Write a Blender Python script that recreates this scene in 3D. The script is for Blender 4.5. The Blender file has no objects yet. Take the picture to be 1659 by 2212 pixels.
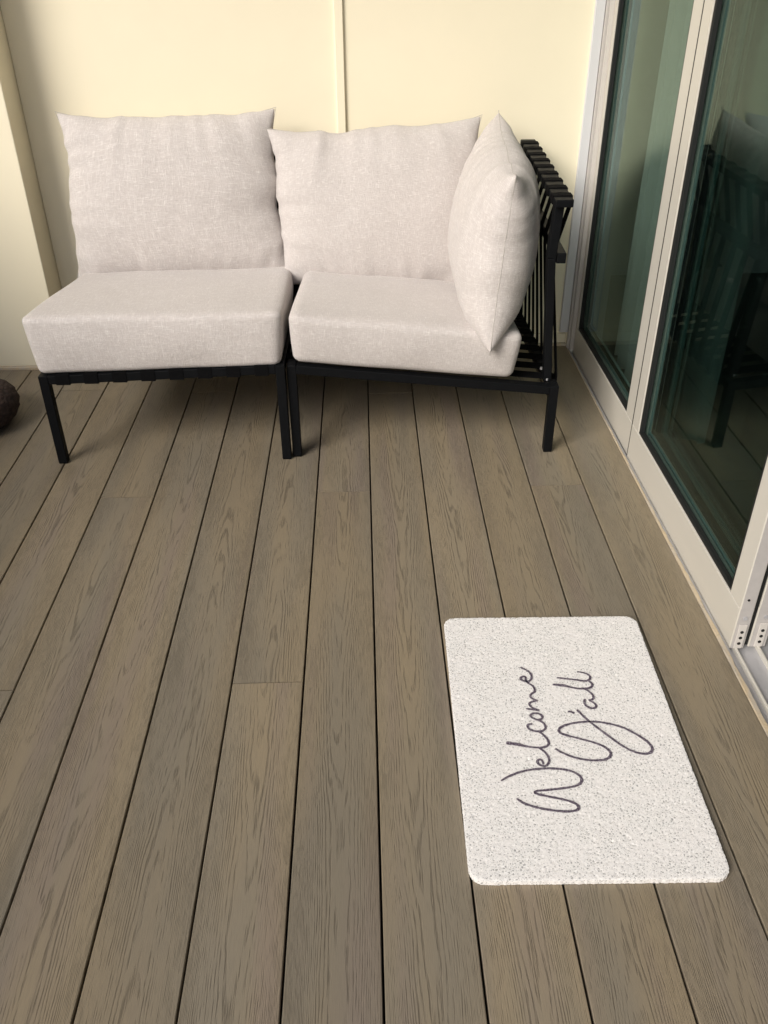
import bpy, bmesh, math, random
import numpy as np
from mathutils import Vector, Matrix
random.seed(7)
S = bpy.context.scene
COL = S.collection
R = math.radians

# ------------------------------------------------------------------ camera
CAM_H = 1.22
PITCH, YAW, ROLL, FPX = R(33.8196), R(1.25585), R(0.461475), 1891.468 / 2212.0
cd = bpy.data.cameras.new('camera')
cam = bpy.data.objects.new('camera', cd); COL.objects.link(cam)
cd.sensor_fit = 'VERTICAL'; cd.sensor_height = 24.0; cd.lens = 24.0 * FPX
cd.clip_start = 0.02; cd.clip_end = 3000
_w = Vector((math.sin(YAW) * math.cos(PITCH), math.cos(YAW) * math.cos(PITCH), -math.sin(PITCH)))
_r0 = Vector((math.cos(YAW), -math.sin(YAW), 0)); _d0 = _w.cross(_r0)
_r = math.cos(ROLL) * _r0 + math.sin(ROLL) * _d0
_d = -math.sin(ROLL) * _r0 + math.cos(ROLL) * _d0
cam.matrix_world = Matrix(((_r.x, -_d.x, -_w.x, 0), (_r.y, -_d.y, -_w.y, 0), (_r.z, -_d.z, -_w.z, CAM_H), (0, 0, 0, 1)))
S.camera = cam

# ------------------------------------------------------------------ sky, sun, exposure
SUN_EL, SUN_AZ = R(35), R(222)        # azimuth clockwise from +Y: behind the camera, to its left
W = bpy.data.worlds.new('World'); S.world = W; W.use_nodes = True
nt = W.node_tree; nt.nodes.clear()
sky = nt.nodes.new('ShaderNodeTexSky'); sky.sky_type = 'NISHITA'; sky.sun_disc = False
sky.sun_elevation = SUN_EL; sky.sun_rotation = SUN_AZ; sky.dust_density = 2.5; sky.air_density = 1.0
bg = nt.nodes.new('ShaderNodeBackground'); bg.inputs['Strength'].default_value = 0.085
ow = nt.nodes.new('ShaderNodeOutputWorld')
nt.links.new(sky.outputs[0], bg.inputs[0]); nt.links.new(bg.outputs[0], ow.inputs[0])
sl = bpy.data.lights.new('sun', 'SUN'); sl.energy = 2.3; sl.angle = R(30); sl.color = (1.0, 0.955, 0.88)
sun = bpy.data.objects.new('sun', sl); COL.objects.link(sun)
sd = Vector((math.sin(SUN_AZ) * math.cos(SUN_EL), math.cos(SUN_AZ) * math.cos(SUN_EL), math.sin(SUN_EL)))
sun.rotation_euler = sd.to_track_quat('Z', 'Y').to_euler(); sun.location = (-3, -3, 5)
S.view_settings.view_transform = 'Standard'; S.view_settings.look = 'None'
S.view_settings.gamma = 1.0; S.view_settings.use_curve_mapping = False
S.view_settings.exposure = 0.54

# ------------------------------------------------------------------ helpers
def smooth(me, ang=40):
    for p in me.polygons: p.use_smooth = True
    try: me.set_sharp_from_angle(angle=R(ang))
    except Exception: pass

def link(name, me, mat, parent=None):
    o = bpy.data.objects.new(name, me); COL.objects.link(o)
    if mat is not None and not me.materials: me.materials.append(mat)
    if parent is not None: o.parent = parent
    return o

def obj(name, bm, mat, parent=None, sm=False):
    me = bpy.data.meshes.new(name); bm.normal_update(); bm.to_mesh(me); bm.free()
    if sm: smooth(me)
    return link(name, me, mat, parent)

def tag(o, label=None, cat=None, group=None, kind=None):
    if label: o['label'] = label
    if cat: o['category'] = cat
    if group: o['group'] = group
    if kind: o['kind'] = kind
    return o

def thing(name, label, cat, group=None):
    o = bpy.data.objects.new(name, None); COL.objects.link(o); o.empty_display_size = 0.1
    return tag(o, label, cat, group)

def hexa(bm, c):
    """c: 8 corners, bottom ring (4) then top ring (4)."""
    v = [bm.verts.new(p) for p in c]
    for f in ((3, 2, 1, 0), (4, 5, 6, 7), (0, 1, 5, 4), (1, 2, 6, 5), (2, 3, 7, 6), (3, 0, 4, 7)):
        bm.faces.new([v[i] for i in f])
    return v

def box(bm, x0, x1, y0, y1, z0, z1):
    return hexa(bm, [(x0, y0, z0), (x1, y0, z0), (x1, y1, z0), (x0, y1, z0), (x0, y0, z1), (x1, y0, z1), (x1, y1, z1), (x0, y1, z1)])

def bevel(bm, w, seg=1):
    bmesh.ops.bevel(bm, geom=list(bm.edges), offset=w, segments=seg, profile=0.6, affect='EDGES', clamp_overlap=True)

def bx(name, x0, x1, y0, y1, z0, z1, mat, parent=None, b=0.0015, seg=1):
    bm = bmesh.new(); box(bm, x0, x1, y0, y1, z0, z1)
    if b: bevel(bm, b, seg)
    return obj(name, bm, mat, parent)

def bar(name, a, b_, wx, wy, mat, parent=None, side=(0, 1, 0), bev=0.002):
    """rectangular bar from a to b_, wy wide along `side`, wx along the third direction."""
    a, b_ = Vector(a), Vector(b_); d = (b_ - a).normalized(); s = Vector(side); s = (s - d * s.dot(d)).normalized(); t = d.cross(s)
    bm = bmesh.new(); c = []
    for P in (a, b_):
        for i, j in ((-1, -1), (1, -1), (1, 1), (-1, 1)): c.append(P + t * i * wx / 2 + s * j * wy / 2)
    hexa(bm, c); bmesh.ops.recalc_face_normals(bm, faces=list(bm.faces))
    if bev: bevel(bm, bev, 2)
    return obj(name, bm, mat, parent)

def tube(bm, pts, r, n=6, cyc=False):
    pts = [Vector(p) for p in pts]; rings = []; N = len(pts)
    for i, p in enumerate(pts):
        if cyc: t = pts[(i + 1) % N] - pts[i - 1]
        else: t = pts[min(i + 1, N - 1)] - pts[max(i - 1, 0)]
        t = t.normalized() if t.length > 1e-9 else Vector((0, 0, 1))
        s = t.cross(Vector((0, 0, 1)));
        if s.length < 1e-3: s = t.cross(Vector((0, 1, 0)))
        s.normalize(); u = s.cross(t)
        rr = r[i] if hasattr(r, '__len__') else r
        rings.append([bm.verts.new(p + (s * math.cos(2 * math.pi * k / n) + u * math.sin(2 * math.pi * k / n)) * rr) for k in range(n)])
    for i in range(N if cyc else N - 1):
        A, B = rings[i], rings[(i + 1) % N]
        for k in range(n): bm.faces.new((A[k], A[(k + 1) % n], B[(k + 1) % n], B[k]))
    if not cyc:
        bm.faces.new(rings[0][::-1]); bm.faces.new(rings[-1])

def disc(name, c, r, depth, axis, mat, parent, n=16):
    bm = bmesh.new()
    bmesh.ops.create_cone(bm, cap_ends=True, segments=n, radius1=r, radius2=r, depth=depth)
    q = Vector(axis).to_track_quat('Z', 'Y').to_matrix().to_4x4()
    bmesh.ops.transform(bm, matrix=Matrix.Translation(c) @ q, verts=list(bm.verts))
    return obj(name, bm, mat, parent, sm=True)

def fnoise(shape, cells, rs):
    """smooth value noise on a grid."""
    g = rs.rand(cells[0] + 3, cells[1] + 3) * 2 - 1
    u = np.linspace(0, cells[0], shape[0]); v = np.linspace(0, cells[1], shape[1])
    iu = u.astype(int); iv = v.astype(int); fu = u - iu; fv = v - iv
    fu = fu * fu * (3 - 2 * fu); fv = fv * fv * (3 - 2 * fv)
    a = g[iu][:, iv]; b = g[iu + 1][:, iv]; c = g[iu][:, iv + 1]; d = g[iu + 1][:, iv + 1]
    return (a * (1 - fu)[:, None] + b * fu[:, None]) * (1 - fv) + (c * (1 - fu)[:, None] + d * fu[:, None]) * fv

# ------------------------------------------------------------------ node helpers
class NT:
    def __init__(s, name):
        s.m = bpy.data.materials.new(name); s.m.use_nodes = True; s.t = s.m.node_tree
        s.b = s.t.nodes['Principled BSDF']; s.out = s.t.nodes['Material Output']
    def n(s, typ, **kw):
        o = s.t.nodes.new(typ)
        for k, v in kw.items(): setattr(o, k, v)
        return o
    def set(s, sock, v):
        if hasattr(v, 'bl_idname') or isinstance(v, bpy.types.NodeSocket): s.t.links.new(v, sock)
        else: sock.default_value = v
    def math(s, op, a, b=0.0, c=None, clamp=False):
        o = s.n('ShaderNodeMath', operation=op, use_clamp=clamp); s.set(o.inputs[0], a); s.set(o.inputs[1], b)
        if c is not None: s.set(o.inputs[2], c)
        return o.outputs[0]
    def coord(s, which='Object'): return s.n('ShaderNodeTexCoord').outputs[which]
    def mapping(s, vec, scale=(1, 1, 1), loc=(0, 0, 0)):
        o = s.n('ShaderNodeMapping'); s.set(o.inputs['Vector'], vec); o.inputs['Scale'].default_value = scale
        if isinstance(loc, bpy.types.NodeSocket): s.t.links.new(loc, o.inputs['Location'])
        else: o.inputs['Location'].default_value = loc
        return o.outputs[0]
    def noise(s, vec, scale=1.0, detail=2.0, rough=0.5, w=None):
        o = s.n('ShaderNodeTexNoise'); 
        if w is not None: o.noise_dimensions = '4D'; s.set(o.inputs['W'], w)
        s.set(o.inputs['Vector'], vec); o.inputs['Scale'].default_value = scale
        o.inputs['Detail'].default_value = detail; o.inputs['Roughness'].default_value = rough
        return o.outputs['Fac']
    def rng(s, v, a, b, c=0.0, d=1.0, sm=True):
        o = s.n('ShaderNodeMapRange'); o.interpolation_type = 'SMOOTHSTEP' if sm else 'LINEAR'
        s.set(o.inputs[0], v); o.inputs[1].default_value = a; o.inputs[2].default_value = b; s.set(o.inputs[3], c); s.set(o.inputs[4], d)
        return o.outputs[0]
    def mix(s, f, a, b, blend='MIX'):
        o = s.n('ShaderNodeMix', data_type='RGBA', blend_type=blend); s.set(o.inputs[0], f)
        s.set(o.inputs[6], a if not isinstance(a, tuple) else (*a, 1)); s.set(o.inputs[7], b if not isinstance(b, tuple) else (*b, 1))
        return o.outputs[2]
    def bump(s, h, strength=0.3, dist=0.001, normal=None):
        o = s.n('ShaderNodeBump'); s.set(o.inputs['Height'], h); o.inputs['Strength'].default_value = strength
        o.inputs['Distance'].default_value = dist
        if normal is not None: s.set(o.inputs['Normal'], normal)
        return o.outputs[0]
    def fin(s, color=None, rough=None, normal=None, metal=None, spec=None):
        for k, v in (('Base Color', color), ('Roughness', rough), ('Normal', normal), ('Metallic', metal), ('Specular IOR Level', spec)):
            if v is not None: s.set(s.b.inputs[k], (*v, 1) if (isinstance(v, tuple) and k == 'Base Color') else v)
        return s.m

def m_plain(name, c, rough=0.6, metal=0.0, var=0.08, scale=20, bump=0.15, spec=None):
    t = NT(name); v = t.coord()
    n = t.noise(v, scale, 4, 0.6)
    col = t.mix(n, tuple(x * (1 - var) for x in c), tuple(min(1, x * (1 + var)) for x in c))
    n2 = t.noise(v, scale * 25, 2)
    return t.fin(col, t.rng(n, 0.2, 0.8, rough - .06, rough + .06), t.bump(n2, bump, 0.0006), metal, spec)

def m_wall():
    t = NT('cream_wall_paint'); v = t.coord()
    a = t.noise(v, 1.3, 4, 0.6); b = t.noise(v, 9, 3, 0.6)
    c = t.mix(a, (0.875, 0.80, 0.615), (0.91, 0.84, 0.655))
    c = t.mix(t.rng(b, .35, .75, 0, .25), c, (0.84, 0.775, 0.60))
    g = t.noise(v, 260, 3, 0.6); l = t.noise(v, 14, 2)
    return t.fin(c, 0.62, t.bump(g, .10, .0005, t.bump(l, .2, .0012)), spec=0.35)

def m_board():
    t = NT('composite_deck_board'); oc = t.coord()
    info = t.n('ShaderNodeObjectInfo'); rnd = info.outputs['Random']
    w = t.math('MULTIPLY', rnd, 57.3)
    sp = t.n('ShaderNodeSeparateXYZ'); t.t.links.new(oc, sp.inputs[0]); X, Y = sp.outputs[0], sp.outputs[1]
    # wandering heart line, plain-sawn arches from x^2 + drift along y
    wan = t.noise(t.mapping(oc, (0, 1.3, 0)), 1, 1, .5, w)
    xo = t.math('ADD', X, t.math('MULTIPLY', t.math('SUBTRACT', wan, 0.5), 0.05))
    x2 = t.math('MULTIPLY', t.math('MULTIPLY', xo, xo), 4200.0)
    sgn = t.math('SUBTRACT', t.math('MULTIPLY', t.math('GREATER_THAN', t.math('FRACT', t.math('MULTIPLY', rnd, 7.31)), 0.6), 2.0), 1.0)
    dr = t.math('MULTIPLY', t.math('MULTIPLY', Y, 6.0), sgn)
    n1 = t.noise(t.mapping(oc, (16, 2.1, 1)), 1, 3, .55, w)
    n1b = t.noise(t.mapping(oc, (70, 9, 1)), 1, 2, .5, w)
    ph = t.math('ADD', t.math('ADD', x2, dr), t.math('ADD', t.math('MULTIPLY', n1, 7.0), t.math('MULTIPLY', n1b, 1.1)))
    sw = t.math('SINE', t.math('MULTIPLY', ph, 6.2832))
    # broken dashes
    br = t.noise(t.mapping(oc, (560, 24, 1)), 1, 2, .65, w)
    br2 = t.noise(t.mapping(oc, (25, 3.0, 1)), 1, 2, .5, w)
    dash = t.math('MULTIPLY', t.rng(sw, -0.1, 0.95), t.rng(t.math('ADD', br, t.math('MULTIPLY', br2, .55)), .66, .95))
    # colour drift
    m1 = t.noise(t.mapping(oc, (9, 1.1, 1)), 1, 2, .5, t.math('ADD', w, 11.0))
    m2 = t.noise(t.mapping(oc, (14, .9, 1)), 1, 2, .5, t.math('ADD', w, 23.0))
    c = t.mix(t.rng(m1, .35, .68), (0.282, 0.228, 0.153), (0.236, 0.204, 0.154))
    c = t.mix(t.rng(m2, .50, .72, 0, .6), c, (0.236, 0.188, 0.158))
    pb = t.math('FRACT', t.math('MULTIPLY', rnd, 13.7))
    c = t.mix(1.0, c, t.n('ShaderNodeCombineColor').outputs[0] if False else c, 'MIX')
    hsv = t.n('ShaderNodeHueSaturation'); t.set(hsv.inputs['Color'], c); t.set(hsv.inputs['Value'], t.rng(pb, 0, 1, .86, 1.04, False))
    hsv.inputs['Saturation'].default_value = 1.0
    c = t.mix(t.math('MULTIPLY', dash, .62), hsv.outputs[0], (0.100, 0.082, 0.060))
    fine = t.noise(t.mapping(oc, (900, 40, 1)), 1, 2, .6, w)
    c = t.mix(t.rng(fine, .4, .75, 0, .22), c, (0.12, 0.10, 0.078))
    h = t.math('SUBTRACT', t.math('MULTIPLY', fine, .3), dash)
    ro = t.rng(m1, .2, .8, .50, .62)
    return t.fin(c, ro, t.bump(h, .6, .0012), spec=0.38)

def m_fabric():
    t = NT('oatmeal_linen_weave'); uv = t.coord('UV')
    w = t.math('MULTIPLY', t.n('ShaderNodeObjectInfo').outputs['Random'], 31.0)
    a = t.noise(t.mapping(uv, (50, 640, 1)), 1, 3, .62, w)
    b = t.noise(t.mapping(uv, (640, 50, 1)), 1, 3, .62, t.math('ADD', w, 5.0))
    a2 = t.noise(t.mapping(uv, (90, 900, 1)), 1, 2, .6, t.math('ADD', w, 9.0))
    b2 = t.noise(t.mapping(uv, (900, 90, 1)), 1, 2, .6, t.math('ADD', w, 14.0))
    s1 = t.math('ADD', t.rng(a, .50, .68), t.rng(b, .50, .68))
    s2 = t.math('ADD', t.rng(a2, .46, .7), t.rng(b2, .46, .7))
    blot = t.noise(uv, 14, 3, .6, w)
    c = t.mix(t.rng(blot, .3, .7), (0.555, 0.510, 0.492), (0.580, 0.536, 0.518))
    c = t.mix(t.math('MULTIPLY', s1, .46, clamp=True), c, (0.84, 0.81, 0.785))
    c = t.mix(t.math('MULTIPLY', s2, .26, clamp=True), c, (0.44, 0.40, 0.385))
    h = t.math('ADD', t.math('MULTIPLY', s1, .5), s2)
    m = t.fin(c, .92, t.bump(h, .45, .0010), spec=0.15)
    t.b.inputs['Sheen Weight'].default_value = 0.25; t.b.inputs['Sheen Roughness'].default_value = .5
    return m

def m_mat():
    t = NT('white_coil_mat'); oc = t.coord()
    dn = t.n('ShaderNodeTexNoise'); t.set(dn.inputs['Vector'], oc); dn.inputs['Scale'].default_value = 160
    v = t.n('ShaderNodeTexVoronoi', feature='DISTANCE_TO_EDGE'); v.inputs['Scale'].default_value = 230
    mx = t.n('ShaderNodeMix', data_type='VECTOR'); mx.inputs[0].default_value = .006
    t.t.links.new(oc, mx.inputs[4]); t.t.links.new(dn.outputs['Color'], mx.inputs[5]); t.t.links.new(mx.outputs[1], v.inputs['Vector'])
    n = t.noise(oc, 260, 2, .6); n2 = t.noise(oc, 30, 3)
    pit = t.math('MULTIPLY', t.rng(v.outputs['Distance'], .12, .34), t.rng(t.math('ADD', n, t.math('MULTIPLY', n2, .35)), .58, .74))
    c = t.mix(n2, (0.88, 0.85, 0.84), (0.85, 0.845, 0.83))
    c = t.mix(t.math('MULTIPLY', pit, .8), c, (0.27, 0.27, 0.27))  # shade inside the pits, painted as grey
    lo = t.n('ShaderNodeTexNoise'); t.set(lo.inputs['Vector'], oc); lo.inputs['Scale'].default_value = 210; lo.inputs['Detail'].default_value = 1.0
    loop = t.rng(t.math('ABSOLUTE', t.math('SUBTRACT', lo.outputs['Fac'], .5)), .0, .035)
    c = t.mix(t.math('MULTIPLY', t.math('SUBTRACT', 1.0, loop), .34), c, (0.42, 0.41, 0.40))  # dark lines round the loops, relief shading put into the colour
    h = t.math('SUBTRACT', t.math('MULTIPLY', loop, .6), pit)
    return t.fin(c, .55, t.bump(h, .4, .0008), spec=.3)

def m_ink():
    t = NT('printed_ink'); oc = t.coord()
    n = t.noise(oc, 420, 3, .7)
    c = t.mix(t.rng(n, .48, .62, 0, .75), (0.060, 0.042, 0.070), (0.40, 0.36, 0.42))
    return t.fin(c, .6, t.bump(n, .6, .001))

def m_glass():
    t = NT('tinted_door_glass')
    tr = t.n('ShaderNodeBsdfTransparent'); tr.inputs[0].default_value = (0.66, 0.735, 0.725, 1)
    gl = t.n('ShaderNodeBsdfGlossy'); gl.inputs['Roughness'].default_value = .015; gl.inputs[0].default_value = (.80, .95, .88, 1)
    fr = t.n('ShaderNodeFresnel'); bk = t.n('ShaderNodeNewGeometry').outputs['Backfacing']
    t.set(fr.inputs['IOR'], t.math('POWER', 1.29, t.math('SUBTRACT', 1.0, t.math('MULTIPLY', bk, 2.0))))
    mx = t.n('ShaderNodeMixShader'); t.t.links.new(fr.outputs[0], mx.inputs[0]); t.t.links.new(tr.outputs[0], mx.inputs[1]); t.t.links.new(gl.outputs[0], mx.inputs[2])
    t.t.links.new(mx.outputs[0], t.out.inputs[0]); t.t.nodes.remove(t.b)
    return t.m

def m_sheer():
    t = NT('sheer_curtain'); uv = t.coord('UV')
    a = t.noise(t.mapping(uv, (700, 8, 1)), 1, 2); b = t.noise(t.mapping(uv, (60, 900, 1)), 1, 2)
    c = t.mix(a, (.55, .56, .52), (.75, .75, .70))
    d = t.n('ShaderNodeBsdfDiffuse'); t.set(d.inputs[0], c)
    tl = t.n('ShaderNodeBsdfTranslucent'); t.set(tl.inputs[0], c)
    tr = t.n('ShaderNodeBsdfTransparent')
    m1 = t.n('ShaderNodeMixShader'); m1.inputs[0].default_value = .4; t.t.links.new(d.outputs[0], m1.inputs[1]); t.t.links.new(tl.outputs[0], m1.inputs[2])
    m2 = t.n('ShaderNodeMixShader'); t.set(m2.inputs[0], t.rng(t.math('ADD', a, b), .6, 1.3, .04, .30))
    t.t.links.new(m1.outputs[0], m2.inputs[1]); t.t.links.new(tr.outputs[0], m2.inputs[2])
    t.t.links.new(m2.outputs[0], t.out.inputs[0]); t.t.nodes.remove(t.b)
    return t.m

def m_caulk():
    t = NT('weathered_sealant_strip'); v = t.coord()
    a = t.noise(t.mapping(v, (60, 12, 60)), 1, 4, .65); b = t.noise(v, 140, 3, .6)
    c = t.mix(t.rng(a, .35, .65), (0.56, 0.45, 0.30), (0.50, 0.44, 0.36))
    c = t.mix(t.rng(b, .58, .75, 0, .6), c, (0.30, 0.26, 0.20))
    return t.fin(c, .75, t.bump(b, .6, .002))

def m_knit():
    t = NT('dark_brown_knit'); v = t.coord()
    a = t.n('ShaderNodeTexVoronoi'); a.inputs['Scale'].default_value = 60; t.set(a.inputs['Vector'], t.mapping(v, (1, 1, 1.8)))
    n = t.noise(v, 300, 3, .7)
    c = t.mix(a.outputs['Distance'], (0.060, 0.036, 0.028), (0.016, 0.010, 0.009))
    c = t.mix(t.rng(n, .5, .8, 0, .4), c, (0.09, 0.06, 0.05))
    return t.fin(c, .95, t.bump(t.math('SUBTRACT', t.math('MULTIPLY', n, .4), a.outputs['Distance']), .8, .006))

M = dict(
    wall=m_wall(), board=m_board(), fabric=m_fabric(), mat=m_mat(), ink=m_ink(), glass=m_glass(), sheer=m_sheer(), caulk=m_caulk(), knit=m_knit(),
    black=m_plain('black_powder_coat', (0.0045, 0.005, 0.006), .5, 0, .2, 40, .2, .12),
    strap=m_plain('black_elastic_webbing', (0.0035, 0.0035, 0.004), .9, 0, .2, 90, .6, .10),
    frame=m_plain('pale_door_paint', (0.58, 0.555, 0.50), .38, 0, .03, 6, .12, .45),
    frame_end=m_plain('grey_white_extrusion', (0.56, 0.53, 0.50), .45, 0, .06, 30, .15),
    end_grey=m_plain('end_extrusion_grey', (0.43, 0.41, 0.40), .5, 0, .12, 60, .2),
    trim=m_plain('white_vinyl_trim', (0.66, 0.66, 0.68), .35, 0, .03, 8, .1),
    alu=m_plain('anodised_sill', (0.50, 0.50, 0.52), .35, .35, .08, 30, .15),
    gasket=m_plain('black_gasket', (0.004, 0.005, 0.005), .7, 0, .2, 50, .2),
    edge_glint=m_plain('glass_edge_glint', (0.26, 0.34, 0.32), .4, .2, .1, 40, .1),  # pale teal stands in for reflections in the glass edges
    dark=m_plain('dark_void', (0.008, 0.007, 0.006), .9),
    seam=m_plain('seam_thread', (0.47, 0.44, 0.41), .9),
    roomwall=m_plain('grey_room_paint', (0.50, 0.52, 0.50), .8, 0, .05, 3),
    roomfloor=m_plain('dark_room_floor', (0.060, 0.062, 0.055), .45, 0, .25, 5),
    ground=m_plain('distant_ground', (0.16, 0.16, 0.13), .9, 0, .3, .2),
)

# ------------------------------------------------------------------ ground far below, deck structure and boards
bm = bmesh.new(); v = [bm.verts.new(p) for p in ((-900, -900, -5), (900, -900, -5), (900, 900, -5), (-900, 900, -5))]; bm.faces.new(v)
tag(obj('ground', bm, M['ground']), kind='structure')

DX0, PW, GAP = 0.008, 0.1395, 0.0036
def edge_x(y): return 0.700 + (2.845 - y) * 0.0068
DY0, DY1 = -1.3, 2.838
bm = bmesh.new(); box(bm, -1.95, 0.70, DY0, DY1, -0.20, -0.045)
deck = tag(obj('deck', bm, M['dark']), kind='structure')
joints = {4: None, 3: 1.931, 0: 2.49, -1: 1.92, -2: 1.234, -4: 2.52, -5: 1.913, -6: 1.23, -7: 2.55, -3: 0.10, 1: 0.25, 2: 0.0, -8: 1.7, -9: 2.2, -10: .9, -11: 1.5, -12: 1.9, -13: 1.2}
def board(x0, x1, y0, y1, slant=False):
    cx, cy = (x0 + x1) / 2, (y0 + y1) / 2
    bm = bmesh.new(); a, b = x0 - cx, x1 - cx; c, d = y0 - cy, y1 - cy
    if slant: e0, e1 = edge_x(y0) - cx, edge_x(y1) - cx
    else: e0 = e1 = b
    hexa(bm, [(a, c, -.024), (e0, c, -.024), (e1, d, -.024), (a, d, -.024), (a, c, 0), (e0, c, 0), (e1, d, 0), (a, d, 0)])
    te = [e for e in bm.edges if all(v.co.z > -.001 for v in e.verts) and abs(e.verts[0].co.y - e.verts[1].co.y) > .05]
    bmesh.ops.bevel(bm, geom=te, offset=.0012, segments=1, affect='EDGES')
    o = obj('board', bm, M['board'], deck); o.location = (cx, cy, random.uniform(-.0006, .0003)); return o
for k in range(-13, 5):
    x0 = DX0 + k * PW + GAP / 2; x1 = x0 + PW - GAP; j = joints.get(k)
    if j is None: board(x0, x1, DY0, DY1, True); continue
    if j > 0.5: board(x0, x1, DY0, j - .0015, False); board(x0, x1, j + .0015, DY1, False)
    else: board(x0, x1, DY0, j - .001, False); board(x0, x1, j + .001, DY1, False)

# ------------------------------------------------------------------ back wall and pilaster
WY = 2.845; WT = 2.60
wall = thing('back_wall', 'cream painted panel wall behind the sofa, split by one narrow vertical batten', 'wall')
bx('wall_panel', -0.998, -0.056, WY, WY + .12, 0.0, WT, M['wall'], wall, .001)
bx('wall_panel', -0.054, 0.80, WY + .0015, WY + .12, 0.0, WT, M['wall'], wall, .001)
bx('batten', -0.068, -0.043, WY - .009, WY + .004, .046, WT, M['wall'], wall, .0015)
bx('baseboard', -0.997, 0.695, WY - .006, WY + .004, .011, .045, M['wall'], wall, .002)
bx('sealant_strip', -0.997, 0.70, WY - .008, WY + .004, -.006, .010, M['caulk'], wall, .003)
pil = thing('wall_pilaster', 'cream projecting wall pier at the left edge, nearer than the panel wall', 'wall')
bx('pier_face', -2.05, -0.999, 2.72, 2.96, .010, WT, M['wall'], pil, .003, 2)
bx('sealant_strip', -2.05, -1.000, 2.714, 2.74, -.006, .010, M['caulk'], pil, .003)

# ------------------------------------------------------------------ glass doors (local frame: x outward from face, y along, z up)
KX = 0.012
def fx(y): return 0.718 + (2.845 - y) * KX
def dbox(name, d0, d1, y0, y1, z0, z1, mat, parent, b=.0015):
    """box following the slightly skewed door line; d = depth behind the outer face."""
    bm = bmesh.new()
    hexa(bm, [(fx(y0) + d0, y0, z0), (fx(y0) + d1, y0, z0), (fx(y1) + d1, y1, z0), (fx(y1) + d0, y1, z0),
              (fx(y0) + d0, y0, z1), (fx(y0) + d1, y0, z1), (fx(y1) + d1, y1, z1), (fx(y1) + d0, y1, z1)])
    if b: bevel(bm, b, 2)
    return obj(name, bm, mat, parent)
DT = 2.35
jamb = thing('door_jamb', 'white and grey door jamb in the corner beside the cream wall', 'door frame')
bx('corner_trim', 0.672, 0.701, WY - .010, WY + .003, .050, WT, M['trim'], jamb, .002)
dbox('jamb_channel', -.016, .030, 2.829, 2.8445, -.008, DT, M['frame_end'], jamb)
dbox('jamb_groove', -.008, .024, 2.822, 2.8288, -.008, DT, M['gasket'], jamb, 0)
dbox('jamb_lip', -.010, .020, 2.813, 2.8218, -.008, DT, M['frame_end'], jamb, .001)
dbox('head_rail', -.012, .09, -1.2, 2.8444, DT + .002, WT, M['frame'], jamb)

def door(name, label, y0, y1, gy0, gy1, gz0, dd, thick, zb=-.018, end=False):
    """y0/y1 panel ends, gy0/gy1 glass opening, gz0 glass bottom, dd face depth"""
    t = thing(name, label, 'glass door', 'sliding glass door panels')
    gz1 = DT - .08
    dbox('bottom_rail', dd, dd + thick, y0 + .0005, y1 - .0005, zb, gz0, M['frame'], t)
    dbox('top_rail', dd, dd + thick, y0 + .0005, y1 - .0005, gz1, DT, M['frame'], t)
    dbox('stile', dd + .0006, dd + thick - .0006, y0, gy0, gz0 + .0003, gz1 - .0003, M['frame'], t)
    dbox('stile', dd + .0006, dd + thick - .0006, gy1, y1, gz0 + .0003, gz1 - .0003, M['frame'], t)
    g = .010
    for a, b, c, d in ((gy0 + .0003, gy0 + g, gz0 + .0006, gz1 - .0006), (gy1 - g, gy1 - .0003, gz0 + .0006, gz1 - .0006)):
        dbox('gasket', dd + .003, dd + .016, a, b, c, d, M['gasket'], t, .002)
    dbox('gasket', dd + .003, dd + .016, gy0 + g + .0003, gy1 - g - .0003, gz0 + .0006, gz0 + g, M['gasket'], t, .002)
    # seal and spacers behind the outer pane, their pale teal painting frame reflections
    for off, wd, mt in ((.014, .006, 'edge_glint'), (.026, .010, 'gasket'), (.040, .005, 'edge_glint')):
        if dd + .019 + off < dd + thick + .02:
            dbox('glazing_edge_strip', dd + .0185 + off * .3, dd + .024 + off * .3, gy1 - off - wd, gy1 - off, gz0 + .004, gz1 - .004, M[mt], t, .001)
            dbox('glazing_edge_strip', dd + .0185 + off * .3, dd + .024 + off * .3, gy0 + .002, gy1 - off - wd - .0005, gz0 + off * .8, gz0 + off * .8 + wd, M[mt], t, .001)
    dbox('glass_pane', dd + .0165, dd + .0180, gy0 + .001, gy1 - .001, gz0 + .001, gz1 - .001, M['glass'], t, 0)
    return t
door('glass_door', 'fixed glass door panel nearest the cream wall, beside the corner of the sofa', 2.1045, 2.8125, 2.176, 2.787, .080, .002, .040)
dB = door('glass_door', 'large glass door panel nearer the doormat, with its end edge and roller fittings showing', 1.318, 2.099, 1.372, 2.046, .086, -.002, .030)
dC = door('glass_door', 'inner glass door panel stacked behind, only its end edge showing at the right', 1.322, 2.10, 1.38, 2.04, .086, .0385, .036)

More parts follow.
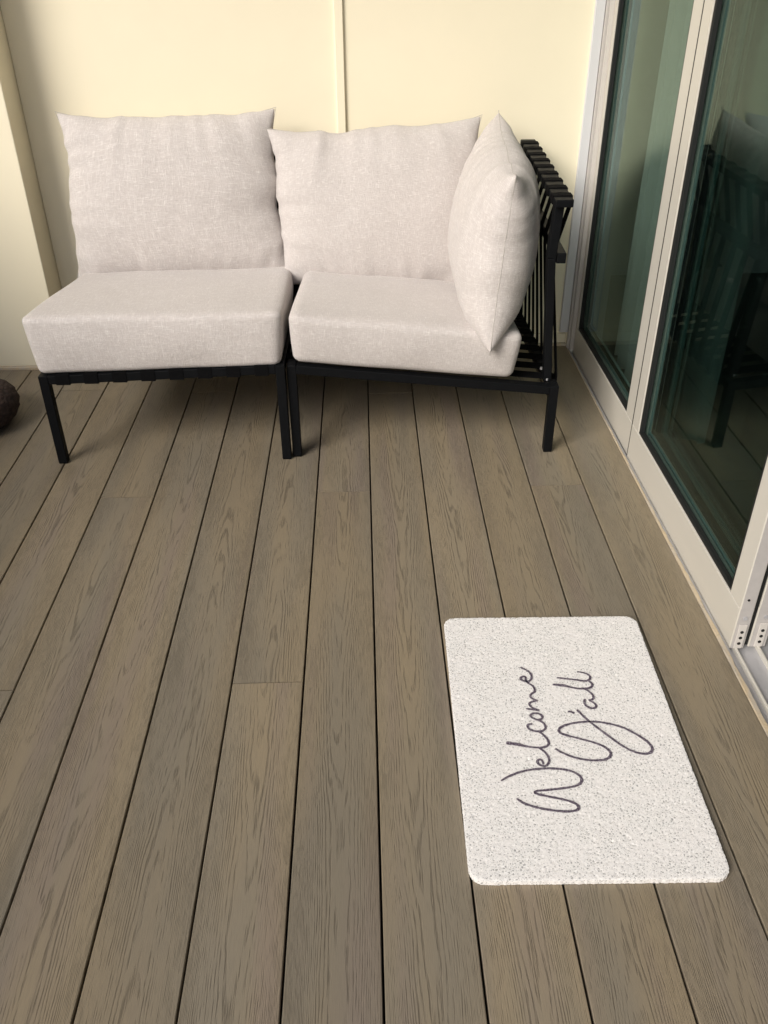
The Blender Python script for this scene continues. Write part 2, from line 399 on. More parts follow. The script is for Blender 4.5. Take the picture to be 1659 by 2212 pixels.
for pp_, dd_, yy_, tt_ in ((dB, -.002, 1.318, .030), (dC, .0385, 1.322, .036)):
    dbox('end_plate', dd_ + .0025, dd_ + tt_ - .0025, yy_ - .0012, yy_ - .0001, -.016, DT - .01, M['end_grey'], pp_, 0)
def roller(parent, xx, yy, zb):
    p = bx('roller_plate', xx - .0085, xx + .0085, yy - .0032, yy - .0002, zb, zb + .062, M['frame_end'], parent, .0012, 2)
    for zz in (.014, .029, .044): disc('screw_hole', (xx, yy - .0033, zb + zz), .0036, .0012, (0, 1, 0), M['dark'], p)
    disc('screw', (xx, yy - .0012, zb + .078), .0045, .002, (0, 1, 0), M['alu'], parent)
    disc('drill_hole', (xx - .003, yy - .0006, zb + .125), .0026, .0012, (0, 1, 0), M['dark'], parent)
xB = fx(1.318) - .002; xC = fx(1.322) + .0385
roller(dB, xB + .0150, 1.3167, -.014); roller(dC, xC + .0185, 1.3207, -.014)
dbox('seam_gasket', -.0012, .026, 2.0993, 2.1042, -.014, DT - .01, M['gasket'], dB, 0)
dbox('weather_strip', .0285, .038, 1.324, 1.34, -.014, DT - .01, M['gasket'], dB, .001)

sill = thing('door_sill', 'pale metal door track with raised rails running along the floor in front of the doors', 'door sill')
def sbox(name, d0, d1, y0, y1, z0, z1, mat, b=.001): return dbox(name, d0, d1, y0, y1, z0, z1, mat, sill, b)
sbox('sill_base', -.012, .12, -1.25, 2.843, -.08, -.0235, M['alu'])
sbox('outer_lip', -.0105, -.004, -1.25, 2.843, -.0233, -.012, M['alu'])
sbox('rail', .0075, .0125, -1.25, 2.84, -.0234, -.0125, M['frame'])
sbox('rail', .0555, .0605, -1.25, 2.84, -.0234, -.0125, M['frame'])
sbox('rail', .100, .106, -1.25, 2.84, -.0234, -.0125, M['frame'])
# sealant bead between the deck and the sill, uneven by hand
bm = bmesh.new(); rs = np.random.RandomState(3); n = 240; rings = []
for i in range(n + 1):
    y = -1.25 + (2.842 + 1.25) * i / n
    a = edge_x(y) + .0012; b = fx(y) - .0125 + rs.uniform(-.0012, .0012); h = -.004 + rs.uniform(-.0018, .0012)
    rings.append([bm.verts.new(p) for p in ((a, y, -.05), (a, y, h), (a + .002, y, h + .002), (b - .002, y, h + .001), (b, y, h - .005), (b, y, -.05))])
for A, B in zip(rings, rings[1:]):
    for k in range(5): bm.faces.new((A[k], B[k], B[k + 1], A[k + 1]))
obj('sealant_bead', bm, M['caulk'], sill, sm=True)

# ------------------------------------------------------------------ room behind the glass
tag(bx('room_floor', .86, 5.0, -2.0, 4.1, -.10, -.03, M['roomfloor'], None, 0), kind='structure')
bm = bmesh.new()
box(bm, .865, 5.1, 3.65, 3.75, -.03, 2.6); box(bm, 5.0, 5.1, -2.0, 3.65, -.03, 2.6); box(bm, .865, 5.1, -2.1, -2.0, -.03, 2.6); box(bm, .76, .862, 2.97, 3.75, -.03, 2.6)
tag(obj('room_wall', bm, M['roomwall']), 'grey walls of the dim room seen through the glass doors', 'wall')
tag(bx('room_ceiling', .80, 5.1, -2.1, 3.75, 2.602, 2.7, M['roomwall'], None, 0), kind='structure')
# curtain
def curtain(y0, y1, x, amp, z0, z1, waves, seed):
    rs = np.random.RandomState(seed); nu, nv = 220, 30; bm = bmesh.new(); uvl = bm.loops.layers.uv.new('UVMap')
    phs = np.cumsum(rs.uniform(.5, 1.5, nu)); phs = phs / phs[-1] * waves * 2 * math.pi
    g = []
    for i in range(nu):
        col = []
        for j in range(nv):
            v = j / (nv - 1); z = z0 + (z1 - z0) * v + (.012 * math.sin(phs[i] * .37 + 1) if j == 0 else 0)
            a = amp * (1 + .5 * (1 - v)) ; yy = y0 + (y1 - y0) * (i / (nu - 1)) * (1 - .08 * (1 - v) * math.sin(i * .02))
            col.append(bm.verts.new((x + a * math.sin(phs[i] + .6 * v) + .012 * math.sin(phs[i] * 2.3), yy, z)))
        g.append(col)
    for i in range(nu - 1):
        for j in range(nv - 1):
            f = bm.faces.new((g[i][j], g[i + 1][j], g[i + 1][j + 1], g[i][j + 1]))
            for l, (a, b) in zip(f.loops, ((i, j), (i + 1, j), (i + 1, j + 1), (i, j + 1))): l[uvl].uv = (a / nu * 1.4, b / nv * 2.4)
    return obj('curtain', bm, M['sheer'], None, sm=True)
tag(curtain(2.12, 2.72, .895, .035, -.005, 2.4, 9, 4), 'pale sheer curtain gathered in folds behind the glass door', 'curtain')
# ------------------------------------------------------------------ cushions
def seat_cushion(name, c8, label, r=.032, seed=1, crown=.012):
    """c8: bottom FL FR BR BL, top FL FR BR BL."""
    n = 34; bm = bmesh.new(); bmesh.ops.create_cube(bm, size=2); bmesh.ops.subdivide_edges(bm, edges=list(bm.edges), cuts=n, use_grid_fill=True)
    C = [np.array(p, float) for p in c8]; rs = np.random.RandomState(seed)
    Lx = np.linalg.norm(C[1] - C[0]); Ly = np.linalg.norm(C[3] - C[0]); Lz = np.linalg.norm(C[4] - C[0]); L = np.array((Lx, Ly, Lz)) / 2
    ph = rs.rand(8) * 6.28
    uvl = bm.loops.layers.uv.new('UVMap'); loc = {}
    for v in bm.verts:
        p = np.array(v.co)
        q = np.sign(p) * (np.abs(p) ** .8) * L
        inner = L - r; cl = np.clip(q, -inner, inner); d = q - cl; nd = np.linalg.norm(d)
        if nd > 1e-9: q = cl + d / nd * min(r, nd)
        u, w_, h = q / L
        q = q.copy()
        if p[2] > 0.0: q[2] += crown * (1 - u * u) * (1 - w_ * w_) * max(0, h) + .0022 * math.sin(u * 5 + ph[0]) * math.sin(w_ * 4 + ph[1])
        q[1] -= (.010 * (1 - u ** 4) * (1 - h * h) + .0018 * math.sin(u * 7 + ph[2]) * math.cos(h * 2 + ph[3])) * (1 if w_ < 0 else -1) * min(1, abs(w_) ** 3)
        q[0] += .009 * (1 - w_ ** 4) * (1 - h * h) * np.sign(u) * min(1, abs(u) ** 5)
        loc[v] = q.copy(); a, b, c = (q / L + 1) / 2
        P = (C[0] * (1 - a) * (1 - b) + C[1] * a * (1 - b) + C[2] * a * b + C[3] * (1 - a) * b) * (1 - c) + \
            (C[4] * (1 - a) * (1 - b) + C[5] * a * (1 - b) + C[6] * a * b + C[7] * (1 - a) * b) * c
        v.co = P
    bm.normal_update()
    for f in bm.faces:
        pts = [loc[v] for v in f.verts]; nrm = np.cross(pts[1] - pts[0], pts[2] - pts[0]); ax = int(np.argmax(np.abs(nrm)))
        for l in f.loops:
            q = loc[l.vert]; l[uvl].uv = {0: (q[1] + 3, q[2]), 1: (q[0], q[2] + 2), 2: (q[0], q[1] + L[2] + L[1] + 2)}[ax]
    o = obj(name, bm, M['fabric'], None, sm=False)
    for p in o.data.polygons: p.use_smooth = True
    return tag(o, label, 'seat cushion', 'sofa seat cushions')

def sim_pillow(Wd, Hd, seed, nu=66, nv=50, steps=230, press=1.0):
    rs = np.random.RandomState(seed)
    du, dv = Wd / (nu - 1), Hd / (nv - 1); dd = math.hypot(du, dv)
    X, Y = np.meshgrid(np.linspace(-Wd / 2, Wd / 2, nu), np.linspace(-Hd / 2, Hd / 2, nv), indexing='ij')
    P = np.zeros((2, nu, nv, 3)); P[..., 0] = X; P[..., 1] = Y
    m = np.sin(np.linspace(0, math.pi, nu))[:, None] * np.sin(np.linspace(0, math.pi, nv))[None]
    P[0, ..., 2] = .03 * m; P[1, ..., 2] = -.03 * m
    P[..., 2] += .0015 * rs.randn(2, nu, nv) * m; V = np.zeros_like(P)
    bd = np.zeros((nu, nv), bool); bd[0] = bd[-1] = True; bd[:, 0] = bd[:, -1] = True
    # seam is slightly gathered: irregular shortening of rest lengths along the border
    ru = np.full((nu - 1, nv), du); rv = np.full((nu, nv - 1), dv)
    gu = 1 - .10 * np.clip(rs.rand(nu - 1) * 1.3 - .15, 0, 1); gv = 1 - .10 * np.clip(rs.rand(nv - 1) * 1.3 - .15, 0, 1)
    ru[:, 0] *= gu; ru[:, -1] *= gu[::-1]; rv[0] *= gv; rv[-1] *= gv[::-1]
    def con(A, B, rest, k):
        d = B - A; l = np.sqrt((d * d).sum(-1)) + 1e-12; c = (k * .5 * (l - rest) / l)[..., None] * d
        A += c; B -= c
    for st in range(steps):
        gx = np.gradient(P, axis=1); gy = np.gradient(P, axis=2); N = np.cross(gx, gy); N[1] *= -1
        N /= (np.linalg.norm(N, axis=-1, keepdims=True) + 1e-9)
        V = V * .93 + N * press * .00022 * (1 - bd[None, :, :, None])
        Q = P + V
        for it in range(9):
            for a in (0, 1):
                con(Q[:, a:-1:2][:, :, :], Q[:, a + 1::2][:, :Q[:, a:-1:2].shape[1]], ru[None, a::2], .95)
                con(Q[:, :, a:-1:2], Q[:, :, a + 1::2][:, :, :Q[:, :, a:-1:2].shape[2]], rv[None, :, a::2], .95)
                con(Q[:, a:-1:2, :-1], Q[:, a + 1::2, 1:][:, :Q[:, a:-1:2].shape[1]], dd, .10)
                con(Q[:, a:-1:2, 1:], Q[:, a + 1::2, :-1][:, :Q[:, a:-1:2].shape[1]], dd, .10)
            avg = Q.mean(0); Q[0][bd] = avg[bd]; Q[1][bd] = avg[bd]
        # light bending smoothing
        lap = np.zeros_like(Q); lap[:, 1:-1, 1:-1] = (Q[:, 2:, 1:-1] + Q[:, :-2, 1:-1] + Q[:, 1:-1, 2:] + Q[:, 1:-1, :-2]) / 4 - Q[:, 1:-1, 1:-1]
        Q += lap * .12; V = Q - P; P = Q
    return P, du, dv

def pillow(name, corners, thick, normal, label, seed, bend=0.0, asp=(.70, .53), front=0.5, sag=0.0, offs=(0, 0, 0), keep=.030):
    """corners: bottom-left, bottom-right, top-right, top-left (world); normal: towards the plump front."""
    P, du, dv = sim_pillow(asp[0], asp[1], seed)
    nu, nv = P.shape[1:3]
    cx = .25 * (abs(P[0, 0, 0, 0]) + abs(P[0, -1, 0, 0]) + abs(P[0, 0, -1, 0]) + abs(P[0, -1, -1, 0]))
    cy = .25 * (abs(P[0, 0, 0, 1]) + abs(P[0, -1, 0, 1]) + abs(P[0, 0, -1, 1]) + abs(P[0, -1, -1, 1]))
    U = P[..., 0] / cx * .5 + .5; Vv = P[..., 1] / cy * .5 + .5; 
    # a filled cover keeps its outline: ease the drawn-in sides back out, leave the corners as points
    ex0, ex1 = U[0, 0:1, :], U[0, -1:, :]; tu = np.clip((U - ex0) / (ex1 - ex0), 0, 1)
    ey0, ey1 = Vv[0, :, 0:1], Vv[0, :, -1:]; tv = np.clip((Vv - ey0) / (ey1 - ey0), 0, 1)
    rw = np.random.RandomState(seed + 100)
    def edge(n, base, pw, cells):
        t = np.linspace(-1, 1, n); w = 1 - np.abs(t) ** pw
        k = fnoise((n, 2), (cells, 1), rw)[:, 0]; k2 = fnoise((n, 2), (cells * 3, 1), rw)[:, 0]
        return w * (base + .013 * k * w + .006 * k2 * w), w * (np.clip(k, -.2, 1) * .8 + .6 * k2)
    eL, wL = edge(nv, keep, 5, 7); eR, wR = edge(nv, keep, 5, 7); eB, wB = edge(nu, keep * .5, 6, 8); eT, wT = edge(nu, keep * 1.45, 5, 9)
    U = eL[None, None, :] * (1 - tu) + (1 - eR[None, None, :]) * tu
    Vv = eB[None, :, None] * (1 - tv) + (1 - eT[None, :, None]) * tv
    # gathers running in from the seams
    pk = wL[None, None, :] * np.exp(-tu / .07) * tu / .05 + wR[None, None, :] * np.exp(-(1 - tu) / .07) * (1 - tu) / .05 \
        + wB[None, :, None] * np.exp(-tv / .07) * tv / .05 + wT[None, :, None] * np.exp(-(1 - tv) / .09) * (1 - tv) / .05
    H = P[..., 2]; H = H / (H[0].max() - H[1].min()) * thick
    wr = fnoise((nu, nv), (5, 4), rw) * .025 + fnoise((nu, nv), (13, 10), rw) * .012
    H = H * (1 + sag * (.5 - Vv)) * (1 + wr[None]) - np.array([1, -1])[:, None, None] * pk * .0062
    C = [np.array(c, float) for c in corners]; N = np.array(normal, float); N /= np.linalg.norm(N)
    u, v = U[..., None], Vv[..., None]
    Wp = C[0] * (1 - u) * (1 - v) + C[1] * u * (1 - v) + C[2] * u * v + C[3] * (1 - u) * v
    Wp = Wp + N * (H + (front - .5) * thick * 4 * np.clip(U * (1 - U), 0, 1) * 4 * np.clip(Vv * (1 - Vv), 0, 1) )[..., None]
    Wp = Wp + N * (bend * 4 * Vv * (1 - Vv))[..., None] + np.array(offs)
    bm = bmesh.new(); uvl = bm.loops.layers.uv.new('UVMap'); vs = np.empty((2, nu, nv), object)
    for i in range(nu):
        for j in range(nv):
            vs[0, i, j] = bm.verts.new(Wp[0, i, j])
            vs[1, i, j] = vs[0, i, j] if (i in (0, nu - 1) or j in (0, nv - 1)) else bm.verts.new(Wp[1, i, j])
    for s in (0, 1):
        for i in range(nu - 1):
            for j in range(nv - 1):
                idx = ((i, j), (i + 1, j), (i + 1, j + 1), (i, j + 1))
                if s: idx = idx[::-1]
                try: f = bm.faces.new([vs[s, a, b] for a, b in idx])
                except ValueError: continue
                for l, (a, b) in zip(f.loops, idx): l[uvl].uv = (a * du + s * 2, b * dv)
    bmesh.ops.recalc_face_normals(bm, faces=list(bm.faces))
    me = bpy.data.meshes.new(name); bm.to_mesh(me); bm.free()
    for p in me.polygons: p.use_smooth = True
    o = link(name, me, M['fabric']); ss = o.modifiers.new('smooth', 'SUBSURF'); ss.levels = 1; ss.render_levels = 1
    # stitched seam round the edge
    bd = [(i, 0) for i in range(nu)] + [(nu - 1, j) for j in range(1, nv)] + [(i, nv - 1) for i in range(nu - 2, -1, -1)] + [(0, j) for j in range(nv - 2, 0, -1)]
    bm = bmesh.new(); tube(bm, [Wp[0, i, j] for i, j in bd], .0009, 5, True)
    obj('seam', bm, M['seam'], o, sm=True)
    return tag(o, label, 'pillow', 'back pillows of the sofa')

# ------------------------------------------------------------------ sofa, armless module (left)
T = .024
def lerp(a, b, t): return a + (b - a) * t
s1 = thing('sofa_module', 'armless left half of the black metal sofa frame, left of the gap between the seats', 'sofa', 'sofa sections')
s1.location = (0, 0, 0)
def z1(x, y): return .261 + .020 * (x + .842) / .62 - .05 * (y - 2.09) / .68
XL, XR, YF, YB = -.832, -.220, 2.102, 2.775
def leg(x, y, zt, par, foot=True):
    o = bar('leg', (x, y, .0025), (x, y, zt), T, T, M['black'], par, (0, 1, 0), .0018)
    if foot:
        bm = bmesh.new(); box(bm, x - .011, x + .011, y - .011, y + .011, .0, .0022); obj('foot_pad', bm, M['strap'], o)
    return o
for x in (XL, XR):
    leg(x, YF, z1(x, YF) - .0005, s1); leg(x, YB, z1(x, YB) - .0005, s1)
bar('front_rail', (XL + T / 2 + .0003, YF, z1(XL, YF) - T / 2), (XR - T / 2 - .0003, YF, z1(XR, YF) - T / 2), T, T, M['black'], s1, (0, 1, 0))
bar('back_rail', (XL + T / 2 + .0003, YB, z1(XL, YB) - T / 2), (XR - T / 2 - .0003, YB, z1(XR, YB) - T / 2), T, T, M['black'], s1, (0, 1, 0))
for x in (XL, XR):
    bar('side_rail', (x, YF + T / 2 + .0003, z1(x, YF) - T / 2), (x, YB - T / 2 - .0003, z1(x, YB) - T / 2), T, T, M['black'], s1, (1, 0, 0))
def loop_strap(name, pts, width, side, thick, parent):
    """flat webbing following a closed or open path, given half width along side."""
    side = Vector(side).normalized(); bm = bmesh.new(); P = [Vector(p) for p in pts]; rings = []
    for i, p in enumerate(P):
        t = (P[min(i + 1, len(P) - 1)] - P[max(i - 1, 0)]).normalized(); nn = t.cross(side).normalized()
        rings.append([bm.verts.new(p + side * a * width / 2 + nn * b * thick / 2) for a, b in ((-1, -1), (1, -1), (1, 1), (-1, 1))])
    for A, B in zip(rings, rings[1:]):
        for k in range(4): bm.faces.new((A[k], A[(k + 1) % 4], B[(k + 1) % 4], B[k]))
    bm.faces.new(rings[0][::-1]); bm.faces.new(rings[-1]); bmesh.ops.recalc_face_normals(bm, faces=list(bm.faces))
    return obj(name, bm, M['strap'], parent)
e = T / 2 + .0012
for k in range(8):
    x = XL + .050 + k * .0735
    zf, zb = z1(x, YF) - T / 2, z1(x, YB) - T / 2
    loop_strap('seat_strap', [(x, YF + e, zf - e), (x, YF - e, zf - e), (x, YF - e, zf + e), (x, YF, zf + e + .001), (x, (YF + YB) / 2, (zf + zb) / 2 + e), (x, YB, zb + e + .001), (x, YB + e, zb + e), (x, YB + e, zb - e)], .036, (1, 0, 0), .002, s1)
# backrest: posts leaning back, top rail, vertical webbing
def back_frame(xa, xb, par, zfun, n, top=.66):
    pa, pb = (xa, YB, zfun(xa, YB)), (xb, YB, zfun(xb, YB)); ta, tb = (xa, 2.815, top + .0), (xb, 2.815, top)
    bar('back_post', (pa[0], YB, pa[2] + .001), (ta[0], ta[1], ta[2] - .013), T, T, M['black'], par, (1, 0, 0))
    bar('back_post', (pb[0], YB, pb[2] + .001), (tb[0], tb[1], tb[2] - .013), T, T, M['black'], par, (1, 0, 0))
    bar('top_rail', (xa - .012, 2.815, top), (xb + .012, 2.815, top), .022, .026, M['black'], par, (0, 1, 0))
    for k in range(n):
        x = lerp(xa + .05, xb - .05, k / (n - 1)); zz = zfun(x, YB)
        loop_strap('back_strap', [(x, YB - .012, zz - .02), (x, YB - .016, zz + .005), (x, 2.798, top - .012), (x, 2.799, top + .0125), (x, 2.815, top + .0145), (x, 2.831, top + .0125), (x, 2.831, top - .010)], .036, (1, 0, 0), .003, par)
back_frame(XL, XR, s1, z1, 8)

# ------------------------------------------------------------------ sofa, corner module (right); it stands a little out of level
s2 = thing('sofa_module', 'right corner half of the black metal sofa frame, strapped side back by the door', 'sofa', 'sofa sections')
def z2(x, y): return .273 - .1043 * (x + .192) - .045 * (y - 2.115) / .68
AL, AR, BF = -.192, .502, 2.115
for x, y in ((AL, BF), (AR, BF), (AL, YB), (AR, YB)): leg(x, y, z2(x, y) - .0005, s2)
bar('front_rail', (AL + T / 2 + .0003, BF, z2(AL, BF) - T / 2), (AR - T / 2 - .0003, BF, z2(AR, BF) - T / 2), T, T + .001, M['black'], s2, (0, 1, 0))
bar('back_rail', (AL + T / 2 + .0003, YB, z2(AL, YB) - T / 2), (AR - T / 2 - .0003, YB, z2(AR, YB) - T / 2), T, T, M['black'], s2, (0, 1, 0))
for x in (AL, AR):
    bar('side_rail', (x, BF + T / 2 + .0003, z2(x, BF) - T / 2), (x, YB - T / 2 - .0003, z2(x, YB) - T / 2), T, T, M['black'], s2, (1, 0, 0))
for k in range(8):
    y = BF + .055 + k * .0755; za, zb = z2(AL, y) - T / 2, z2(AR, y) - T / 2
    loop_strap('seat_strap', [(AL + e, y, za - e), (AL - e, y, za - e), (AL - e, y, za + e), (AL, y, za + e + .001), (AR, y, zb + e + .001), (AR + e, y, zb + e), (AR + e, y, zb - e)], .036, (0, 1, 0), .003, s2)
back_frame(AL, .44, s2, z2, 8, .64)
# strapped side back
def sx(y): return (y - 2.12) / .66          # 0 front .. 1 rear
def topx(y): return .481 + .020 * sx(y)
for y in (2.152, 2.752):
    q = topx(y) - .481
    bar('side_post', (.488 + q, y, z2(AR, y) + .001), (.4665 + q, y, .532), .020, .030, M['black'], s2, (0, 1, 0))
    bar('side_post', (.4665 + q, y, .5325), (.474 + q, y, .6585), .022, .030, M['black'], s2, (0, 1, 0))
bar('side_top_rail', (topx(2.12), 2.12, .668), (topx(2.79), 2.79, .676), .018, .044, M['black'], s2, (1, 0, 0), .003)
bar('side_middle_rail', (.492, 2.14, .531), (.510, 2.77, .531), .026, .024, M['black'], s2, (1, 0, 0), .003)
for k in range(9):
    y = 2.168 + k * .0715; q = topx(y) - .481; zt = .668 + .008 * sx(y); zz = z2(AR, y)
    loop_strap('side_strap', [(.458 + q, y, zt - .010), (.458 + q, y, zt + .0095), (.481 + q, y, zt + .0105), (.5045 + q, y, zt + .0095), (.5045 + q, y, zt - .010),
                              (.4765 + q, y, .548), (.4765 + q, y, .515), (.5165 , y, zz + .012), (.5165, y, zz - T - .004)], .030, (0, 1, 0), .0024, s2)
for y in (2.16, 2.24): disc('bolt', (.487, y - .02, z2(.487, y) + .006), .004, .006, (0, 0, 1), M['alu'], s2)

seat_cushion('seat_cushion', [(-.842, 2.092, .262), (-.218, 2.092, .276), (-.226, 2.745, .232), (-.838, 2.745, .218),
                              (-.858, 2.094, .420), (-.206, 2.094, .420), (-.222, 2.745, .350), (-.850, 2.745, .340)], 'box seat cushion in oatmeal linen on the left armless section', .018, 2, .008)
seat_cushion('seat_cushion', [(-.186, 2.104, .278), (.388, 2.104, .221), (.392, 2.745, .182), (-.182, 2.745, .246),
                              (-.192, 2.100, .414), (.408, 2.100, .350), (.400, 2.745, .295), (-.165, 2.745, .350)], 'box seat cushion in oatmeal linen on the right corner section', .021, 5, .008)

pillow('back_pillow', [(-.876, 2.635, .322), (-.212, 2.635, .330), (-.240, 2.735, .790), (-.870, 2.735, .785)], .185, (0, -1, .22),
       'wide oatmeal linen back pillow on the left section, pointed upper corners', 11, asp=(.70, .52), front=.5)
pillow('back_pillow', [(-.250, 2.600, .316), (.372, 2.60, .290), (.352, 2.725, .765), (-.272, 2.70, .742)], .185, (0, -1, .22),
       'oatmeal linen back pillow in the middle, beside the pillow on its edge', 23, asp=(.70, .52), front=.5)
pillow('back_pillow', [(.345, 2.655, .340), (.315, 2.045, .318), (.362, 2.125, .735), (.405, 2.765, .770)], .235, (-1, -.04, .06),
       'plump oatmeal linen pillow seen edge on, leaning against the strapped side at right', 37, asp=(.70, .50), front=.5)

# ------------------------------------------------------------------ knitted pouf at the left edge
rs = np.random.RandomState(5); bm = bmesh.new(); nth, nph = 48, 26; rows = []
for j in range(nph + 1):
    f = j / nph; ph = -math.pi / 2 + math.pi * f; row = []
    for i in range(nth):
        th = 2 * math.pi * i / nth; r = .150 * (math.cos(ph) ** .62 if math.cos(ph) > 1e-6 else 0.0)
        lump = 1 + .022 * math.sin(16 * th + 1.5 * j) + .012 * rs.randn() * .5
        row.append(bm.verts.new((r * lump * math.cos(th), r * lump * math.sin(th), .060 + .060 * math.sin(ph) * (1 + .1 * math.cos(th)))))
    rows.append(row)
for j in range(nph):
    for i in range(nth):
        bm.faces.new((rows[j][i], rows[j][(i + 1) % nth], rows[j + 1][(i + 1) % nth], rows[j + 1][i]))
bmesh.ops.remove_doubles(bm, verts=list(bm.verts), dist=.0004)
o = obj('pouf', bm, M['knit'], None, sm=False)
for p in o.data.polygons: p.use_smooth = True
o.location = (-1.172, 2.33, .0); tag(o, 'dark brown knobbly rounded pouf cut off by the left edge of the picture', 'pouf')

# ------------------------------------------------------------------ doormat
mw, mh, mt, mr = .402, .610, .011, .024
MC = Vector((.3495, 1.0915, 0)); MA = R(-1.0)
def rr_out(x, y):
    """pull a square-grid point into the rounded rectangle."""
    ix, iy = mw / 2 - mr, mh / 2 - mr; dx, dy = abs(x) - ix, abs(y) - iy
    if dx > 0 and dy > 0:
        m = max(dx, dy); l = math.hypot(dx, dy); k = m / l; dx *= k; dy *= k
        return math.copysign(ix + dx, x), math.copysign(iy + dy, y)
    return x, y
rs = np.random.RandomState(21); nx, ny = 180, 270
nz = rs.randn(nx + 1, ny + 1); 
pits = rs.rand(nx + 1, ny + 1) > .975
co = []; fc = []
for i in range(nx + 1):
    for j in range(ny + 1):
        x, y = rr_out(-mw / 2 + mw * i / nx, -mh / 2 + mh * j / ny)
        ed = i in (0, nx) or j in (0, ny)
        ex = 1 + (rs.rand() - .5) * (.004 if ed else 0)
        z = mt + .00020 * nz[i, j] - (.0014 if pits[i, j] else 0) - (.0006 if ed else 0)
        co.append((x * ex, y * ex, z))
I = lambda i, j: i * (ny + 1) + j
for i in range(nx):
    for j in range(ny): fc.append((I(i, j), I(i + 1, j), I(i + 1, j + 1), I(i, j + 1)))
ring = [I(i, 0) for i in range(nx)] + [I(nx, j) for j in range(ny)] + [I(i, ny) for i in range(nx, 0, -1)] + [I(0, j) for j in range(ny, 0, -1)]
base = len(co)
for r_ in ring:
    x, y, z = co[r_]; co.append((x * .998, y * .999, .0005))
for k in range(len(ring)):
    k2 = (k + 1) % len(ring); fc.append((ring[k2], ring[k], base + k, base + k2))
me = bpy.data.meshes.new('doormat'); me.from_pydata(co, [], fc); me.update()
mat = link('doormat', me, M['mat']); mat.location = MC; mat.rotation_euler = (0, 0, MA)
tag(mat, 'white looped doormat with handwritten greeting, lying on the deck boards', 'doormat')
smooth(me, 48)

# handwriting, traced as pen strokes in picture pixels of the photograph and laid on the mat plane
def on_mat(px, py):
    u, v = (1200 + px / 2.765) * 1659 / 1995, (1650 + py / 2.765) * 1659 / 1995; f = FPX * 2212
    d = _r * ((u - 829.5) / f) + _d * ((v - 1106) / f) + _w
    t = (mt + .0012 - CAM_H) / d.z; return Vector((0, 0, CAM_H)) + d * t
strokes = [
 [(280,1045,2),(345,1010,3),(420,982,3),(500,965,3),(600,957,3),(700,960,3),(780,975,3),(838,1003,3.4),(860,1038,3.6),(845,1068,3.3),(795,1088,3),(700,1102,3),(600,1113,3),(545,1118,3.2),(524,1128,3.6),(545,1141,3.2),(620,1158,3),(730,1180,3),(805,1204,3.2),(838,1232,3.6),(828,1254,3.3),(780,1265,3),(710,1264,3),(620,1253,3),(520,1232,3),(445,1206,3),(392,1172,2.4)],
 [(585,928,2),(578,905,2.6),(560,893,3),(542,902,3.3),(548,922,3.2),(578,938,3),(606,936,3),(626,908,3),(620,872,2.7),(595,840,2.6),(560,813,2.6),(545,806,2.4)],
 [(318,773,5.2),(400,784,5),(455,797,3.2),(520,806,2.8),(575,806,3),(612,795,3.2),(623,775,3.2),(612,745,3),(580,712,2.7),(545,690,2.5)],
 [(505,640,3.2),(480,640,3),(470,655,3),(490,678,3),(535,690,3),(575,688,3),(600,668,3),(592,640,3),(570,620,2.8),(545,608,2.6)],
 [(545,608,3),(510,596,3),(492,578,3.2),(510,562,3),(545,562,3),(572,576,3.2),(575,597,3),(552,607,3)],
 [(460,528,2.5),(505,534,3.2),(556,541,3.6)],
 [(545,538,2.6),(505,520,2.8),(485,500,3),(490,484,3),(520,474,3),(545,470,2.8)],
 [(540,471,2.6),(505,455,2.7),(490,438,2.9),(500,420,3),(520,408,3),(522,390,3),(505,362,2.8),(475,345,2.6)],
 [(475,345,2.6),(458,325,2.8),(455,302,3.2),(435,297,3.2),(420,310,3.3),(435,326,3.2),(470,333,3),(492,322,3),(500,300,3),(490,272,3),(460,250,2.7),(418,230,2)],
 [(670,815,2.2),(720,845,2.8),(800,876,3),(880,894,3),(960,900,3.2),(1030,893,3.4),(1066,868,3.6),(1062,836,3.4),(1020,801,3),(940,769,2.9),(850,745,2.8),(760,722,3),(706,702,3.4),(696,680,3.6),(722,655,3.2),(790,634,3),(880,623,3),(970,623,3),(1060,637,3),(1150,662,3),(1240,705,3.2),(1320,757,3.5),(1362,802,3.8),(1362,834,3.8),(1335,850,3.6),(1285,850,3.2),(1220,831,3),(1140,787,3),(1040,715,3),(940,640,3),(880,590,3),(825,535,3.2)],
 [(760,548,2.4),(785,551,3.2),(806,562,3.2)],
 [(883,458,2.8),(878,484,3),(893,508,3.2),(925,524,3.2),(955,522,3.2),(963,505,3),(945,485,2.8),(914,468,2.6),(936,462,2.8),(944,445,3),(932,422,2.8),(908,402,2.6),(882,388,2.4)],
 [(652,355,3),(700,359,5),(740,364,5),(790,377,3.2),(850,385,3),(905,382,3.2),(933,368,3.3),(930,345,3),(905,328,2.6)],
 [(680,306,2.8),(760,315,2.8),(830,323,2.8),(885,330,3),(915,318,3.2),(920,300,3),(905,283,2.8),(870,270,2.5),(826,263,2)],
]
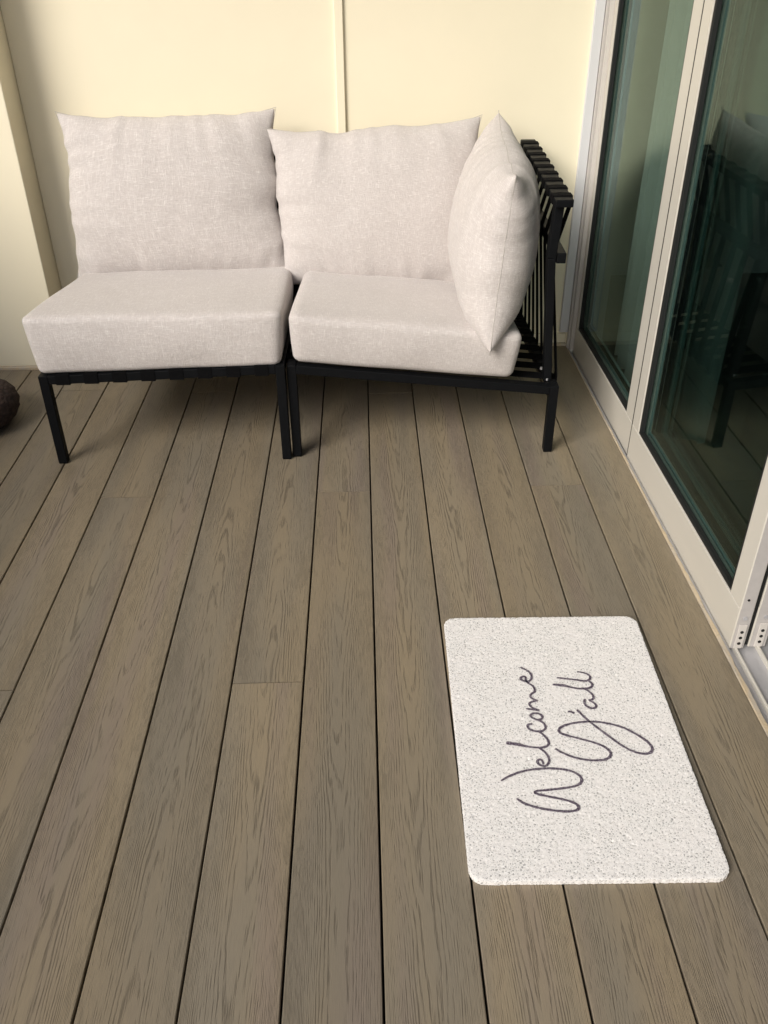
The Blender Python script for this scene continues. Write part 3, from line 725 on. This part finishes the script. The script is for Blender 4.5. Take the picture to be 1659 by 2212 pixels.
def catmull(P, n=7):
    out = []
    for i in range(len(P) - 1):
        p0, p1, p2, p3 = P[max(i - 1, 0)], P[i], P[i + 1], P[min(i + 2, len(P) - 1)]
        for k in range(n):
            t = k / n; out.append(.5 * ((2 * p1) + (p2 - p0) * t + (2 * p0 - 5 * p1 + 4 * p2 - p3) * t * t + (3 * p1 - p0 - 3 * p2 + p3) * t ** 3))
    return out + [P[-1]]
inv = (Matrix.Translation(MC) @ Matrix.Rotation(MA, 4, 'Z')).inverted()
bm = bmesh.new(); lift = 0
for st in strokes:
    q = catmull([Vector((a, b, c)) for a, b, c in st]); lift += .00004
    pts = [inv @ on_mat(a.x, a.y) for a in q]; prev = None
    for i, p in enumerate(pts):
        t = (pts[min(i + 1, len(pts) - 1)] - pts[max(i - 1, 0)]); t.z = 0; t.normalize(); s = Vector((-t.y, t.x, 0)) * (q[i].z * .00062 + .0004) * random.uniform(.82, 1.12)
        a, b = bm.verts.new((p.x + s.x, p.y + s.y, mt + .0011 + lift)), bm.verts.new((p.x - s.x, p.y - s.y, mt + .0011 + lift))
        if prev: bm.faces.new((prev[0], prev[1], b, a))
        prev = (a, b)
bmesh.ops.recalc_face_normals(bm, faces=list(bm.faces))
obj('lettering', bm, M['ink'], mat)

# ------------------------------------------------------------------ unseen parapet and overhang, added to shape the light
par = thing('light_block_parapet', 'unseen cream parapet added at the left to shade the floor and lower wall', 'wall')
bx('light_block_wall', -1.98, -1.90, -1.3, 2.71, -.05, 1.15, M['wall'], par, .003)  # out of view, height set to keep low light off the floor
sky_block = thing('sky_block_overhang', 'unseen white overhang added to block sky light from above', 'light blocker')
bx('sky_block_panel', -1.98, -.105, 1.6, 2.84, WT + .02, WT + .1, M['trim'], sky_block, .003)  # out of view, keeps overhead sky light off the rear floor
bx('sky_block_panel', -.1, .69, -1.3, 2.84, WT + .02, WT + .1, M['trim'], sky_block, .003)  # out of view, dims sky light on the floor by the doors
bx('sky_block_panel', .0, 5.1, -1.4, 2.84, WT + .11, WT + .2, M['trim'], sky_block, .003)
